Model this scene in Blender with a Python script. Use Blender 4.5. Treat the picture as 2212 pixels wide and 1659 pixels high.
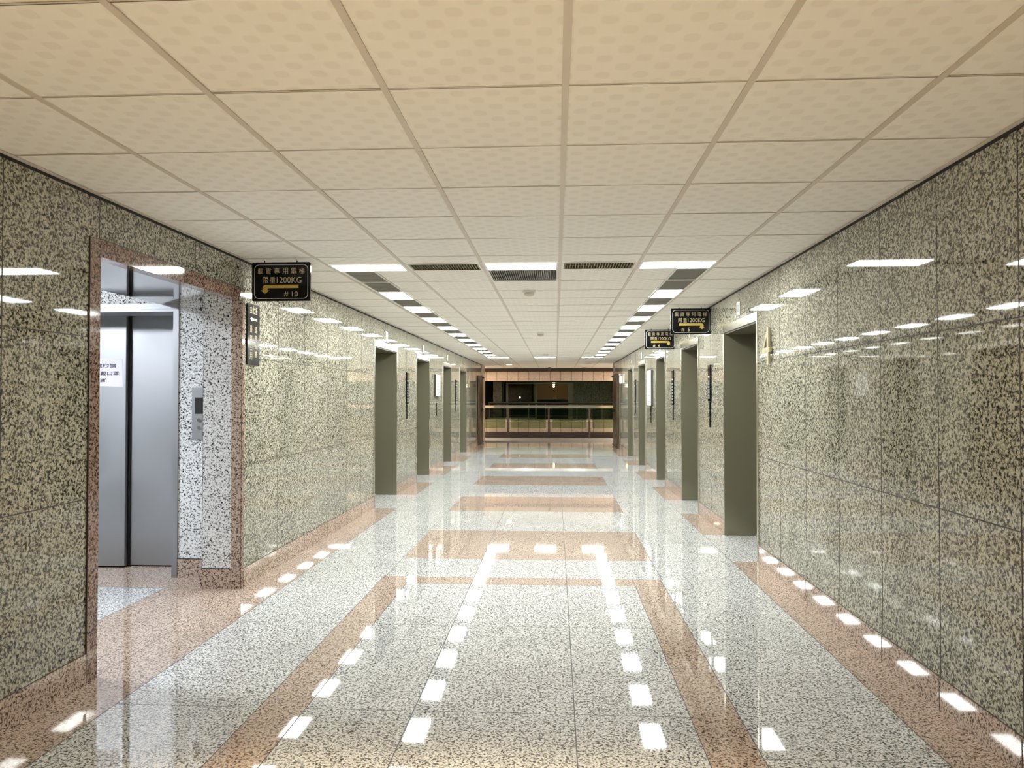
import bpy, bmesh, math, random
from mathutils import Vector, Matrix
random.seed(7)
for o in list(bpy.data.objects): bpy.data.objects.remove(o)
C = bpy.context.scene.collection
SC = bpy.context.scene
# ---------------------------------------------------------------- camera, world, exposure
cam = bpy.data.cameras.new('camera'); co = bpy.data.objects.new('camera', cam); C.objects.link(co)
cam.sensor_width = 36.0; cam.lens = 1650.0/2212.0*36.0; cam.clip_start = .02; cam.clip_end = 200
yaw, pit = math.radians(3.2774), math.radians(1.0069)
co.location = (0, 0, 1.43)
co.rotation_euler = (math.pi/2+pit, 0, yaw)
SC.camera = co
SC.view_settings.view_transform = 'Standard'; SC.view_settings.look = 'None'
SC.view_settings.gamma = 1.0; SC.view_settings.use_curve_mapping = False
SC.view_settings.exposure = 0.13
w = bpy.data.worlds.new('world'); SC.world = w; w.use_nodes = True
w.node_tree.nodes['Background'].inputs[0].default_value = (.8, .85, .8, 1)
w.node_tree.nodes['Background'].inputs[1].default_value = 0.03
L_PANEL = 64.0     # corridor ceiling panels
L_WARM = 6.0      # warm panels over the camera
L_ALC = 120.0       # cool panel of the side lobby
# ---------------------------------------------------------------- sizes
XL, XR, ZC = -2.35, 1.76, 2.47
GX0, GY0, G = 0.034, 2.54, 0.61       # ceiling grid
YB = -3.5                             # wall behind the camera
OP0, OP1, OPZ = 3.80, 5.60, 2.155     # opening to the side lobby
EL = [(9.77, 11.15), (12.77, 14.05), (15.84, 17.02), (18.62, 19.93)]
ER = [(6.77, 8.08), (9.53, 10.78), (12.38, 13.42), (15.09, 16.30), (17.55, 18.72)]
DT = 2.105                            # clear height of the lift doors
YLE, YRE = 25.1, 23.4                 # far ends of the side walls
# ---------------------------------------------------------------- materials
def lin(r, g, b):
    f = lambda c: (c/12.92 if c <= .04045 else ((c+.055)/1.055)**2.4)
    return (f(r/255), f(g/255), f(b/255), 1)
M = {}
def mat(name, col, rough=.5, metal=0., **k):
    m = bpy.data.materials.new(name); m.use_nodes = True; M[name] = m
    b = m.node_tree.nodes['Principled BSDF']
    b.inputs['Base Color'].default_value = col if len(col) == 4 else (*col, 1)
    b.inputs['Roughness'].default_value = rough; b.inputs['Metallic'].default_value = metal
    for kk, v in k.items(): b.inputs[kk].default_value = v
    return m
def emis(name, col, s):
    m = mat(name, (.8, .8, .8), .4)
    b = m.node_tree.nodes['Principled BSDF']
    b.inputs['Emission Color'].default_value = (*col, 1); b.inputs['Emission Strength'].default_value = s
    return m
def granite(name, stops, rough=.05, scale=70, big=(.85, 1.12), spec=.5, coat=0.):
    m = mat(name, (.5, .5, .5), rough); nt = m.node_tree; N, L = nt.nodes, nt.links
    b = N['Principled BSDF']; b.inputs['Specular IOR Level'].default_value = spec
    g = N.new('ShaderNodeNewGeometry')
    n1 = N.new('ShaderNodeTexNoise'); n1.inputs['Scale'].default_value = scale; n1.inputs['Detail'].default_value = 2.2; n1.inputs['Roughness'].default_value = .55
    n1.inputs['Distortion'].default_value = .6
    L.new(g.outputs['Position'], n1.inputs['Vector'])
    v = N.new('ShaderNodeTexVoronoi'); v.inputs['Scale'].default_value = scale*1.1
    L.new(g.outputs['Position'], v.inputs['Vector'])
    sp = N.new('ShaderNodeSeparateColor'); L.new(v.outputs['Color'], sp.inputs[0])
    mx = N.new('ShaderNodeMix'); mx.inputs[0].default_value = .13
    L.new(n1.outputs['Fac'], mx.inputs[2]); L.new(sp.outputs[0], mx.inputs[3])
    r = N.new('ShaderNodeValToRGB'); e = r.color_ramp.elements
    e[0].position, e[0].color = stops[0][0], (*stops[0][1], 1)
    e[1].position, e[1].color = stops[-1][0], (*stops[-1][1], 1)
    for p, c in stops[1:-1]:
        x = e.new(p); x.color = (*c, 1)
    L.new(mx.outputs[0], r.inputs[0])
    n2 = N.new('ShaderNodeTexNoise'); n2.inputs['Scale'].default_value = 2.2; n2.inputs['Detail'].default_value = 3
    L.new(g.outputs['Position'], n2.inputs['Vector'])
    mr = N.new('ShaderNodeMapRange'); mr.inputs[3].default_value, mr.inputs[4].default_value = big
    L.new(n2.outputs['Fac'], mr.inputs[0])
    mm = N.new('ShaderNodeVectorMath'); mm.operation = 'SCALE'
    L.new(r.outputs[0], mm.inputs[0]); L.new(mr.outputs[0], mm.inputs['Scale'])
    L.new(mm.outputs[0], b.inputs['Base Color'])
    return m
granite('granite_wall', [(.36, (.012, .011, .008)), (.43, (.085, .080, .062)), (.475, (.24, .232, .18)), (.60, (.52, .51, .42))], .03, 82, spec=.5)
granite('granite_white', [(.35, (.02, .02, .025)), (.41, (.16, .16, .17)), (.45, (.60, .61, .63)), (.56, (.84, .86, .88))], .05, 82)
granite('granite_grey', [(.34, (.02, .02, .02)), (.43, (.15, .15, .15)), (.475, (.49, .50, .51)), (.60, (.76, .78, .79))], .03, 100)
granite('granite_pink', [(.34, (.035, .02, .014)), (.43, (.16, .11, .085)), (.475, (.45, .355, .295)), (.60, (.58, .475, .405))], .03, 100)
granite('granite_edge', [(.36, (.02, .010, .007)), (.43, (.085, .05, .035)), (.49, (.25, .165, .13)), (.62, (.40, .29, .24))], .06, 85)
granite('tile_pink', [(.30, (.33, .26, .21)), (.45, (.46, .37, .30)), (.62, (.54, .44, .37))], .25, 40)
granite('stone_green', [(.30, (.02, .03, .014)), (.5, (.09, .11, .055)), (.62, (.13, .15, .08))], .25, 20)
mat('joint', (.035, .03, .024), .6)
mat('black_gap', (.008, .008, .008), .7)
mat('tee_bar', (.60, .55, .47), .5)
mat('ceiling_back', (.25, .24, .22), .9)
mat('white_paint', (.78, .78, .75), .5)
mat('sign_black', (.005, .005, .006), .10); M['sign_black'].node_tree.nodes['Principled BSDF'].inputs['Specular IOR Level'].default_value = .3
mat('gold', (.55, .47, .29), .35, .3)
mat('arrow_gold', (.55, .40, .09), .4, .1)
mat('brass', (.42, .38, .24), .4, .6)
mat('sign_line', (.62, .62, .58), .4)
mat('paper', (.72, .70, .77), .7)
mat('ink', (.03, .02, .06), .7)
mat('print_grey', (.30, .31, .33), .7)
mat('display', (.05, .004, .008), .2)
mat('chrome', (.72, .72, .66), .12, 1.)
mat('mirror_metal', (.80, .79, .77), .06, 1.)
mat('bronze_metal', (.10, .065, .04), .35, .7)
mat('dark_brown', (.022, .010, .007), .5)
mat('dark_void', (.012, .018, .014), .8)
mat('brown_wall', (.19, .14, .085), .7)
mat('frame_grey', (.22, .24, .19), .4, .3)
mat('orange_sign', (.75, .22, .10), .6)
mat('camera_black', (.03, .025, .02), .4)
mat('silver_slat', (.55, .55, .50), .25, 1.)
mat('dark_slat', (.30, .27, .16), .3, .7)
mat('dark_back', (.075, .068, .045), .45)
gl = mat('green_glass', (.47, .56, .40), .02); gl.node_tree.nodes['Principled BSDF'].inputs['Transmission Weight'].default_value = 1.0
gl.node_tree.nodes['Principled BSDF'].inputs['IOR'].default_value = 1.2
g2 = mat('dark_glass', (.75, .80, .70), .02); g2.node_tree.nodes['Principled BSDF'].inputs['Transmission Weight'].default_value = 1.0
g2.node_tree.nodes['Principled BSDF'].inputs['IOR'].default_value = 1.2
emis('panel_light', (.98, 1., .95), L_PANEL)
emis('warm_light', (1., .66, .33), L_WARM)
emis('cool_light', (.90, .95, 1.), L_ALC)
emis('end_fill_light', (1., .83, .62), 190.)
emis('atrium_fill_light', (.85, 1., .62), 4.5)
emis('down_light', (1., .80, .50), 30.)
emis('glint_glow', (1., 1., .95), 2.)
# brushed steel
def steel(name, col, rough, along='h', dirt=.5):
    m = mat(name, col, rough, 1.); nt = m.node_tree; N, L = nt.nodes, nt.links; b = N['Principled BSDF']
    g = N.new('ShaderNodeNewGeometry'); mp = N.new('ShaderNodeMapping')
    mp.inputs['Scale'].default_value = (3, 3, 420) if along == 'h' else (300, 300, 2)
    n = N.new('ShaderNodeTexNoise'); n.inputs['Scale'].default_value = 1.; n.inputs['Detail'].default_value = 3
    L.new(g.outputs['Position'], mp.inputs[0]); L.new(mp.outputs[0], n.inputs['Vector'])
    bp = N.new('ShaderNodeBump'); bp.inputs['Strength'].default_value = .02; bp.inputs['Distance'].default_value = .001
    L.new(n.outputs['Fac'], bp.inputs['Height']); L.new(bp.outputs[0], b.inputs['Normal'])
    n2 = N.new('ShaderNodeTexNoise'); n2.inputs['Scale'].default_value = 1.6; n2.inputs['Detail'].default_value = 2; n2.inputs['Distortion'].default_value = .4
    L.new(g.outputs['Position'], n2.inputs['Vector'])
    mr = N.new('ShaderNodeMapRange'); mr.inputs[3].default_value = rough*(1-dirt*.4); mr.inputs[4].default_value = rough*(1+dirt)
    L.new(n2.outputs['Fac'], mr.inputs[0]); L.new(mr.outputs[0], b.inputs['Roughness'])
    return m
steel('steel', (.25, .24, .175), .24, dirt=.0)
M['steel'].node_tree.nodes['Principled BSDF'].inputs['Metallic'].default_value = .6
steel('steel_bright', (.42, .43, .46), .42)
steel('steel_frame', (.66, .65, .58), .25, dirt=.2)
# ceiling tile: soft hexagonal dimples
def tile_mat():
    m = mat('ceiling_tile', (.8, .78, .72), .8); nt = m.node_tree; N, L = nt.nodes, nt.links; b = N['Principled BSDF']
    g = N.new('ShaderNodeNewGeometry'); mp = N.new('ShaderNodeMapping')
    mp.inputs['Scale'].default_value = (1/.061, 1/.061, 0)
    L.new(g.outputs['Position'], mp.inputs[0])
    s = N.new('ShaderNodeSeparateXYZ'); L.new(mp.outputs[0], s.inputs[0])
    def mth(op, a, bb=None):
        n = N.new('ShaderNodeMath'); n.operation = op
        for i, v in enumerate((a, bb)):
            if v is None: continue
            if isinstance(v, (int, float)): n.inputs[i].default_value = v
            else: L.new(v, n.inputs[i])
        return n.outputs[0]
    sx = mth('SINE', mth('MULTIPLY', s.outputs[0], math.pi)); sy = mth('SINE', mth('MULTIPLY', s.outputs[1], math.pi))
    p = mth('MULTIPLY', sx, sy)          # checker of soft dots
    rr = N.new('ShaderNodeMapRange'); rr.interpolation_type = 'SMOOTHSTEP'
    rr.inputs[1].default_value = .05; rr.inputs[2].default_value = .55; L.new(p, rr.inputs[0])
    mx = N.new('ShaderNodeMix'); mx.data_type = 'RGBA'
    mx.inputs[6].default_value = (.88, .865, .81, 1); mx.inputs[7].default_value = (.82, .80, .74, 1)
    L.new(rr.outputs[0], mx.inputs[0]); L.new(mx.outputs[2], b.inputs['Base Color'])
    n = N.new('ShaderNodeTexNoise'); n.inputs['Scale'].default_value = 260; L.new(g.outputs['Position'], n.inputs['Vector'])
    bp = N.new('ShaderNodeBump'); bp.inputs['Strength'].default_value = .15; bp.inputs['Distance'].default_value = .001
    L.new(n.outputs['Fac'], bp.inputs['Height'])
    bp2 = N.new('ShaderNodeBump'); bp2.inputs['Strength'].default_value = .2; bp2.inputs['Distance'].default_value = -.004
    L.new(rr.outputs[0], bp2.inputs['Height']); L.new(bp.outputs[0], bp2.inputs['Normal']); L.new(bp2.outputs[0], b.inputs['Normal'])
tile_mat()
# ---------------------------------------------------------------- mesh helpers
class MB:
    def __init__(s): s.v = []; s.f = []; s.m = []; s.mats = []
    def slot(s, name):
        if name not in s.mats: s.mats.append(name)
        return s.mats.index(name)
    def face(s, pts, m):
        n = len(s.v); s.v += [tuple(p) for p in pts]; s.f.append(tuple(range(n, n+len(pts)))); s.m.append(s.slot(m))
    def box(s, x0, x1, y0, y1, z0, z1, m):
        x0, x1 = sorted((x0, x1)); y0, y1 = sorted((y0, y1)); z0, z1 = sorted((z0, z1))
        n = len(s.v)
        s.v += [(x0,y0,z0),(x1,y0,z0),(x1,y1,z0),(x0,y1,z0),(x0,y0,z1),(x1,y0,z1),(x1,y1,z1),(x0,y1,z1)]
        for q in ((0,3,2,1),(4,5,6,7),(0,1,5,4),(1,2,6,5),(2,3,7,6),(3,0,4,7)):
            s.f.append(tuple(n+i for i in q)); s.m.append(s.slot(m))
    def prism(s, poly, fr, d0, d1, m):
        """poly in (a,b); fr maps (a,b,c)->xyz; extruded between c=d0 and c=d1"""
        k = len(poly); n = len(s.v)
        s.v += [fr(a, b, d0) for a, b in poly]+[fr(a, b, d1) for a, b in poly]; sl = s.slot(m)
        s.f.append(tuple(range(n, n+k))[::-1]); s.f.append(tuple(range(n+k, n+2*k))); s.m += [sl, sl]
        for i in range(k):
            j = (i+1) % k; s.f.append((n+i, n+j, n+k+j, n+k+i)); s.m.append(sl)
    def tube(s, p, q, r, m, n=12, r2=None):
        p, q = Vector(p), Vector(q); d = (q-p).normalized()
        a = d.orthogonal().normalized(); b = d.cross(a); r2 = r if r2 is None else r2
        k = len(s.v); sl = s.slot(m)
        for c, rr in ((p, r), (q, r2)):
            s.v += [tuple(c+a*math.cos(t)*rr+b*math.sin(t)*rr) for t in [2*math.pi*i/n for i in range(n)]]
        s.f.append(tuple(range(k, k+n))[::-1]); s.f.append(tuple(range(k+n, k+2*n))); s.m += [sl, sl]
        for i in range(n):
            j = (i+1) % n; s.f.append((k+i, k+j, k+n+j, k+n+i)); s.m.append(sl)
    def lathe(s, c, prof, m, n=24):
        """prof: (radius, z) list, around the vertical through c"""
        k = len(s.v); sl = s.slot(m); P = len(prof)
        for r, z in prof:
            s.v += [(c[0]+r*math.cos(2*math.pi*i/n), c[1]+r*math.sin(2*math.pi*i/n), c[2]+z) for i in range(n)]
        for a in range(P-1):
            for i in range(n):
                j = (i+1) % n; s.f.append((k+a*n+i, k+a*n+j, k+(a+1)*n+j, k+(a+1)*n+i)); s.m.append(sl)
        s.f.append(tuple(range(k, k+n))[::-1]); s.f.append(tuple(k+(P-1)*n+i for i in range(n))); s.m += [sl, sl]
def build(name, mb, parent=None, bevel=0, normals=True):
    me = bpy.data.meshes.new(name)
    off = Vector(parent['org']) if parent is not None and 'org' in parent else Vector((0, 0, 0))
    me.from_pydata([tuple(Vector(v)-off) for v in mb.v], [], mb.f)
    for n in mb.mats: me.materials.append(M[n])
    me.polygons.foreach_set('material_index', mb.m)
    if normals:
        bm = bmesh.new(); bm.from_mesh(me); bmesh.ops.recalc_face_normals(bm, faces=bm.faces); bm.to_mesh(me); bm.free()
    me.update()
    o = bpy.data.objects.new(name, me); C.objects.link(o)
    if parent is not None:
        o.parent = parent
    if bevel:
        b = o.modifiers.new('bevel', 'BEVEL'); b.width = bevel; b.segments = 2; b.limit_method = 'ANGLE'; b.angle_limit = .7
        b.harden_normals = False
    return o
def struct(o, label, cat):
    o['kind'] = 'structure'; o['label'] = label; o['category'] = cat; return o
def tag(o, label, cat, group=None):
    o['label'] = label; o['category'] = cat
    if group: o['group'] = group
    return o
def empty(name, loc):
    o = bpy.data.objects.new(name, None); o.empty_display_size = .1; C.objects.link(o)
    o.location = loc; o['org'] = list(loc); return o
def subpart(name, mb, parent, bevel=0):
    """child of a mesh part: vertices given in world coordinates like its thing"""
    root = parent
    while root.parent is not None: root = root.parent
    me = build(name, mb, root if 'org' in root else None, bevel); me.parent = parent; return me
def copy_tree(o, parent=None):
    c = o.copy(); C.objects.link(c)
    if parent is not None: c.parent = parent
    for ch in list(o.children): copy_tree(ch, c)
    return c
# frames for flat lettering: maps (a, b, c) to xyz, a along reading direction, b up, c towards the viewer
def fr_front(x, y, z): return lambda a, b, c: (x+a, y-c, z+b)
def fr_left(x, y, z): return lambda a, b, c: (x+c, y+a, z+b)       # on the left wall, facing +X
def fr_right(x, y, z): return lambda a, b, c: (x-c, y-a, z+b)      # on the right wall, facing -X
def lettering(name, items, fr, m, parent, depth=.002, c0=0.):
    """items: (text, centre a, centre b, width, height) -> one mesh"""
    mb = MB()
    for txt, ca, cb, wd, ht in items:
        cu = bpy.data.curves.new('t', 'FONT'); cu.body = txt; cu.size = 1; cu.extrude = .5; cu.resolution_u = 3; cu.offset = .014 if m == 'ink' else 0
        ob = bpy.data.objects.new('t', cu); C.objects.link(ob)
        dg = bpy.context.evaluated_depsgraph_get(); me = bpy.data.meshes.new_from_object(ob.evaluated_get(dg))
        xs = [v.co.x for v in me.vertices]; ys = [v.co.y for v in me.vertices]
        if xs:
            x0, x1, y0, y1 = min(xs), max(xs), min(ys), max(ys)
            sx = wd/(x1-x0) if wd else ht/(y1-y0); sy = ht/(y1-y0) if ht else wd/(x1-x0)
            k = len(mb.v); sl = mb.slot(m)
            mb.v += [fr(ca+(v.co.x-(x0+x1)/2)*sx, cb+(v.co.y-(y0+y1)/2)*sy, c0+(v.co.z+.5)*depth) for v in me.vertices]
            for p in me.polygons: mb.f.append(tuple(k+i for i in p.vertices)); mb.m.append(sl)
        bpy.data.objects.remove(ob); bpy.data.meshes.remove(me); bpy.data.curves.remove(cu)
    return subpart(name, mb, parent)
def rrect(x0, x1, y0, y1, r, n=6):
    P = []
    for cx, cy, a in ((x1-r, y1-r, 0), (x0+r, y1-r, 90), (x0+r, y0+r, 180), (x1-r, y0+r, 270)):
        for i in range(n+1):
            t = math.radians(a+90*i/n); P.append((cx+r*math.cos(t), cy+r*math.sin(t)))
    return P
def ring(mb, P, wd, fr, c0, c1, m):
    """outline strip following polygon P (inwards towards its centre)"""
    cx = sum(p[0] for p in P)/len(P); cy = sum(p[1] for p in P)/len(P); xs = [abs(p[0]-cx) for p in P]; ys = [abs(p[1]-cy) for p in P]
    fx = 1-wd/max(xs); fy = 1-wd/max(ys); Q = [(cx+(p[0]-cx)*fx, cy+(p[1]-cy)*fy) for p in P]
    n = len(P)
    for i in range(n):
        j = (i+1) % n; mb.prism([P[i], P[j], Q[j], Q[i]], fr, c0, c1, m)
# ---------------------------------------------------------------- floor
def cells(xs, ys, z, fn):
    xs, ys = sorted(set(round(x, 4) for x in xs)), sorted(set(round(y, 4) for y in ys)); mb = MB()
    for i in range(len(xs)-1):
        for j in range(len(ys)-1):
            cx, cy = (xs[i]+xs[i+1])/2, (ys[j]+ys[j+1])/2; m = fn(cx, cy)
            if m: mb.face([(xs[i], ys[j], z), (xs[i+1], ys[j], z), (xs[i+1], ys[j+1], z), (xs[i], ys[j+1], z)], m)
    return mb
FX0, FX1, FYE = -7.4, 7.0, 27.45
pink = []          # x0,x1,y0,y1
pink += [(-1.37, -1.15, YB, 6.07), (.60, .82, YB, 6.07), (-1.37, .82, 5.85, 6.07)]
for a, b in ((6.76, 8.2), (9.6, 11.0), (12.48, 13.88), (15.42, 16.6), (18.06, 19.38)): pink.append((-1.35, .84, a, b))
pink.append((-1.33, .9, 22.6, 23.9))
pink.append((-2.35, -2.05, YB, OP0))
seg = [OP1]+[e for ab in EL for e in ab]+[YLE]
for a, b in zip(seg[::2], seg[1::2]): pink.append((-2.35, -2.05, a, b))
seg = [YB]+[e for ab in ER for e in ab]+[YRE]
for a, b in zip(seg[::2], seg[1::2]): pink.append((1.53, 1.76, a, b))
pink += [(-2.93, -2.05, OP0, OP1), (-5.2, -2.6, OP1, 6.4), (-6.9, 6.9, 24.9, 25.3)]
J = .0024
jl = []            # joint strips
def jv(x, a, b): jl.append((x-J, x+J, a, b))
def jh(y, a, b): jl.append((a, b, y-J, y+J))
for x in (-1.37, -1.15, -.65, .083, .60, .82): jv(x, YB, 6.07)
for x in (-1.36, .83): jv(x, 6.07, 24.9)
for x in (-.65, .083): jv(x, 6.07, 24.9)
for x in (-2.05, 1.53): jv(x, YB, 25)
jv(-2.93, OP0-.8, OP1); jv(-2.35, OP0, OP1)
for y in (-1.8, -.45, .87, 2.18, 3.48, 4.79): jh(y, -1.15, .60)
for y in (.2, 2.18, 3.48, 4.80): jh(y, -2.05, -1.37)
for y in (1.5, 2.8, 4.10, 5.4): jh(y, .60, .82); jh(y, -1.37, -1.15)
for y in (-.5, 1.65, 3.1, 4.6, 6.1, 7.5): jh(y, .82, 1.53)
for y in (5.85, 6.07, 6.76, 8.2, 9.6, 11.0, 12.48, 13.88, 15.42, 16.6, 18.06, 19.38, 20.7, 22.6, 23.9): jh(y, -1.36, .83)
for y in (6.76, 8.2, 9.6, 11.0, 12.48, 13.88, 15.42, 16.6, 18.06, 19.38): jh(y, -2.05, -1.36); jh(y, .83, 1.53)
for y in (OP1,): jh(y, -5.2, -2.6)
for y in (4.83,): jh(y, -4.5, -2.93)
xs = [FX0, FX1]+[v for r in pink+jl for v in r[:2]]; ys = [YB, FYE]+[v for r in pink+jl for v in r[2:]]
def ffn(x, y):
    for r in jl:
        if r[0] < x < r[1] and r[2] < y < r[3]: return 'joint'
    for r in pink:
        if r[0] < x < r[1] and r[2] < y < r[3]: return 'granite_pink'
    return 'granite_grey'
mb = cells(xs, ys, 0., ffn); mb.box(FX0, FX1, YB, FYE, -.12, -.01, 'ceiling_back')
struct(build('floor', mb, normals=False), 'polished grey granite floor with pink granite bands', 'floor')
# ---------------------------------------------------------------- walls
ZJ = (.92, 1.735)
def face_x(mb, x, sgn, y0, y1, z0=0., z1=ZC, vj=(), base=True, hj=True):
    """joint strips and skirting stone on a wall face at x, the room on side sgn"""
    t = .0012
    if hj:
        for z in ZJ:
            if z0 < z < z1: mb.box(x, x+sgn*t, y0, y1, z-.0026, z+.0026, 'joint')
    for y in vj:
        if y0 <= y <= y1: mb.box(x, x+sgn*t, y-.0026, y+.0026, z0, z1, 'joint')
def skirt(name, x, sgn, runs, vj, label):
    mb = MB()
    for a, b in runs:
        mb.box(x, x+sgn*.008, a, b, 0, .147, 'granite_pink')
        for y in vj:
            if a < y < b: mb.box(x, x+sgn*.0092, y-.0018, y+.0018, 0, .147, 'joint')
        mb.box(x, x+sgn*.003, a, b, .147, .150, 'joint')
    return struct(build(name, mb), label, 'skirting')
mb = MB()
# left wall: stretch beside the camera, lintel, then the lift bank
VL = [YB+.69*i for i in range(20)]
VL = [-2.4, -1.71, -1.02, -.33, .36, 1.05, 1.73, 2.42, 3.11]
mb.box(-2.93, XL, YB, OP0, 0, 2.60, 'granite_wall')
face_x(mb, XL, 1, YB, OP0, vj=VL)
mb.box(-2.93, XL, OP0, OP1, OPZ+.09, 2.60, 'granite_wall')
face_x(mb, XL, 1, OP0, OP1, z0=OPZ+.09, vj=(OP0, 4.85), hj=False)
mb.box(-2.645, XL, OP1, EL[0][0], 0, ZC+.1, 'granite_wall')
mb.box(-2.95, -2.645, 6.45, EL[0][0], 0, ZC+.1, 'granite_wall')
lw = [(EL[0][1], EL[1][0]), (EL[1][1], EL[2][0]), (EL[2][1], EL[3][0]), (EL[3][1], YLE)]
for a, b in lw: mb.box(-2.95, XL, a, b, 0, ZC+.1, 'granite_wall')
for a, b in EL: mb.box(-2.95, XL, a, b, DT, ZC+.1, 'granite_wall')
VL2 = [6.35, 7.03, 7.75, 8.47, 9.12, 11.95, 14.95, 17.8, 21.2, 22.5, 23.8]
for a, b in [(OP1, EL[0][0])]+lw: face_x(mb, XL, 1, a, b, vj=VL2)
for a, b in EL: mb.box(XL, XL+.0012, (a+b)/2-.0018, (a+b)/2+.0018, DT+.08, ZC, 'joint')
# front of the pier
mb.box(-2.645, XL, OP1-.0012, OP1, 1.733, 1.737, 'joint')
struct(build('wall_left', mb), 'left corridor wall of polished speckled granite with lift openings', 'wall')
# pink edge stones around the opening
mb = MB()
mb.box(XL-.075, XL+.006, OP0-.085, OP0+.004, 0, OPZ+.09, 'granite_edge')
mb.box(XL-.075, XL+.006, OP0, OP1, OPZ, OPZ+.09, 'granite_edge')
mb.box(XL-.075, XL+.006, OP1-.006, OP1+.035, 0, OPZ+.09, 'granite_edge'); mb.box(XL-.075, XL-.0, OP1-.0068, OP1-.0059, 0, OPZ-.001, 'granite_pink')
mb.box(XL, XL+.0075, OP0-.088, OP0-.0845, 0, OPZ+.09, 'joint')
mb.box(XL, XL+.0075, OP0, OP1, OPZ+.09, OPZ+.0935, 'joint')
struct(build('trim_1', mb), 'brown granite edging around the opening to the side lobby', 'trim')
rw = [(YB, ER[0][0])]+[(ER[i][1], ER[i+1][0]) for i in range(4)]+[(ER[4][1], YRE)]
mb = MB()
for a, b in rw: mb.box(XR, XR+.6, a, b, 0, ZC+.1, 'granite_wall')
for a, b in ER: mb.box(XR, XR+.6, a, b, DT, ZC+.1, 'granite_wall')
VR = [6.12-.623*i for i in range(16)]+[8.8, 11.6, 14.2, 16.9, 19.6, 20.9, 22.2]
for a, b in rw: face_x(mb, XR, -1, a, b, vj=VR)
for a, b in ER: mb.box(XR-.0012, XR, (a+b)/2-.0018, (a+b)/2+.0018, DT+.08, ZC, 'joint')
struct(build('wall_right', mb), 'right corridor wall of polished speckled granite with lift openings', 'wall')
skirt('baseboard_left', XL, 1, [(YB, OP0-.09), (OP1+.036, EL[0][0])]+lw, VL+VL2, 'low pink granite skirting along the left wall')
skirt('baseboard_right', XR, -1, rw, VR, 'low pink granite skirting along the right wall')
# wall behind the camera
mb = MB(); mb.box(-2.93, XR+.6, YB-.2, YB, 0, ZC+.1, 'granite_wall')
struct(build('wall_back', mb), 'granite wall closing the corridor behind the viewer', 'wall')
# side lobby: lift wall facing the camera, outer walls, ceiling, mirror soffit
AYW, ADX0, ADX1 = 5.93, -4.42, -3.00
mb = MB()
mb.box(ADX1, -2.645, AYW, 6.45, 0, 2.60, 'granite_white')
mb.box(FX0, ADX0, AYW, 6.45, 0, 2.60, 'granite_white')
mb.box(ADX0, ADX1, AYW, 6.45, 2.135, 2.60, 'granite_white')
mb.box(-2.647, XL-.0755, OP1-.0006, OP1+.02, 0, OPZ+.09, 'granite_white'); mb.box(-2.6465, -2.644, OP1-.0006, AYW, 0, 2.6, 'granite_white')
mb.box(ADX1+.05, -2.645, AYW-.0012, AYW, 1.725, 1.729, 'joint')
mb.box(ADX1, -2.645, AYW-.008, AYW, 0, .147, 'granite_pink'); mb.box(ADX1, -2.645, AYW-.009, AYW, .147, .152, 'black_gap')
mb.box(-2.645, XL-.076, OP1-.008, OP1, 0, .147, 'granite_pink'); mb.box(-2.645, XL-.076, OP1-.009, OP1, .147, .152, 'black_gap')
mb.box(-2.653, -2.645, OP1-.008, AYW, 0, .147, 'granite_pink')
struct(build('wall_side_lobby', mb), 'pale speckled granite lift wall of the side lobby', 'wall')
mb = MB(); mb.box(FX0, FX0+.2, .8, 6.45, 0, 2.60, 'granite_wall'); mb.box(FX0, -2.93, .6, .8, 0, 2.60, 'granite_wall')
struct(build('wall_side_lobby_outer', mb), 'outer granite walls of the side lobby, out of view', 'wall')
mb = MB(); mb.box(FX0, -3.16, .6, 6.45, 2.60, 2.70, 'white_paint')
struct(build('ceiling_side_lobby', mb), 'white ceiling of the side lobby', 'ceiling')
mb = MB(); mb.box(-3.15, XL-.076, OP0, AYW, OPZ+.02, OPZ+.045, 'mirror_metal'); mb.box(-3.16, -2.93, OP0-.3, AYW, OPZ+.046, 2.70, 'white_paint')
struct(build('trim_2', mb), 'polished metal soffit panel above the side lobby opening', 'trim')
# ---------------------------------------------------------------- lift doors
def lift(n, x, sgn, a, b, label):
    """opening a..b in the wall face x, room on side sgn"""
    t = empty('door_%d' % n, (x, (a+b)/2, 0)); struct(t, label, 'elevator door')
    d = -sgn
    def B(x0, x1, y0, y1, z0, z1, m='steel', mbb=None):
        mbb = mbb or MB(); mbb.box(x+d*x0, x+d*x1, y0, y1, z0, z1, m); return mbb
    for y0, y1 in ((a, a+.02), (b-.02, b)):
        m1 = B(-.012, .45, y0, y1, 0, DT, 'steel'); build('jamb', m1, t)
    m1 = B(.0, .45, a+.02, b-.02, DT-.02, DT, 'dark_back')  # steel lining, with its dark reflection put into the colour
    m1 = B(-.014, -.0015, a-.025, b+.025, DT-.005, DT+.072, 'steel_frame', m1)
    build('head_frame', m1, t)
    m1 = B(-.012, -.001, a-.025, a-.0005, 0, DT-.006, 'steel_frame')
    m1 = B(-.012, -.001, b+.0005, b+.025, 0, DT-.006, 'steel_frame', m1)
    build('side_frame', m1, t)
    mid = a+(b-a)*.52
    build('door_leaf', B(.37, .41, a+.021, mid, .012, DT-.021, 'steel'), t)
    build('door_leaf', B(.41, .45, mid-.03, b-.021, .012, DT-.021, 'steel'), t)
    build('threshold', B(.30, .46, a+.021, b-.021, 0, .011, 'steel_frame'), t)
    return t
ordn = ['nearest', 'second', 'third', 'fourth', 'fifth']
n = 1
for i, (a, b) in enumerate(EL):
    lift(n, XL, 1, a, b, 'stainless steel lift doorway on the left wall, %s along the corridor' % ordn[i]); n += 1
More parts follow.
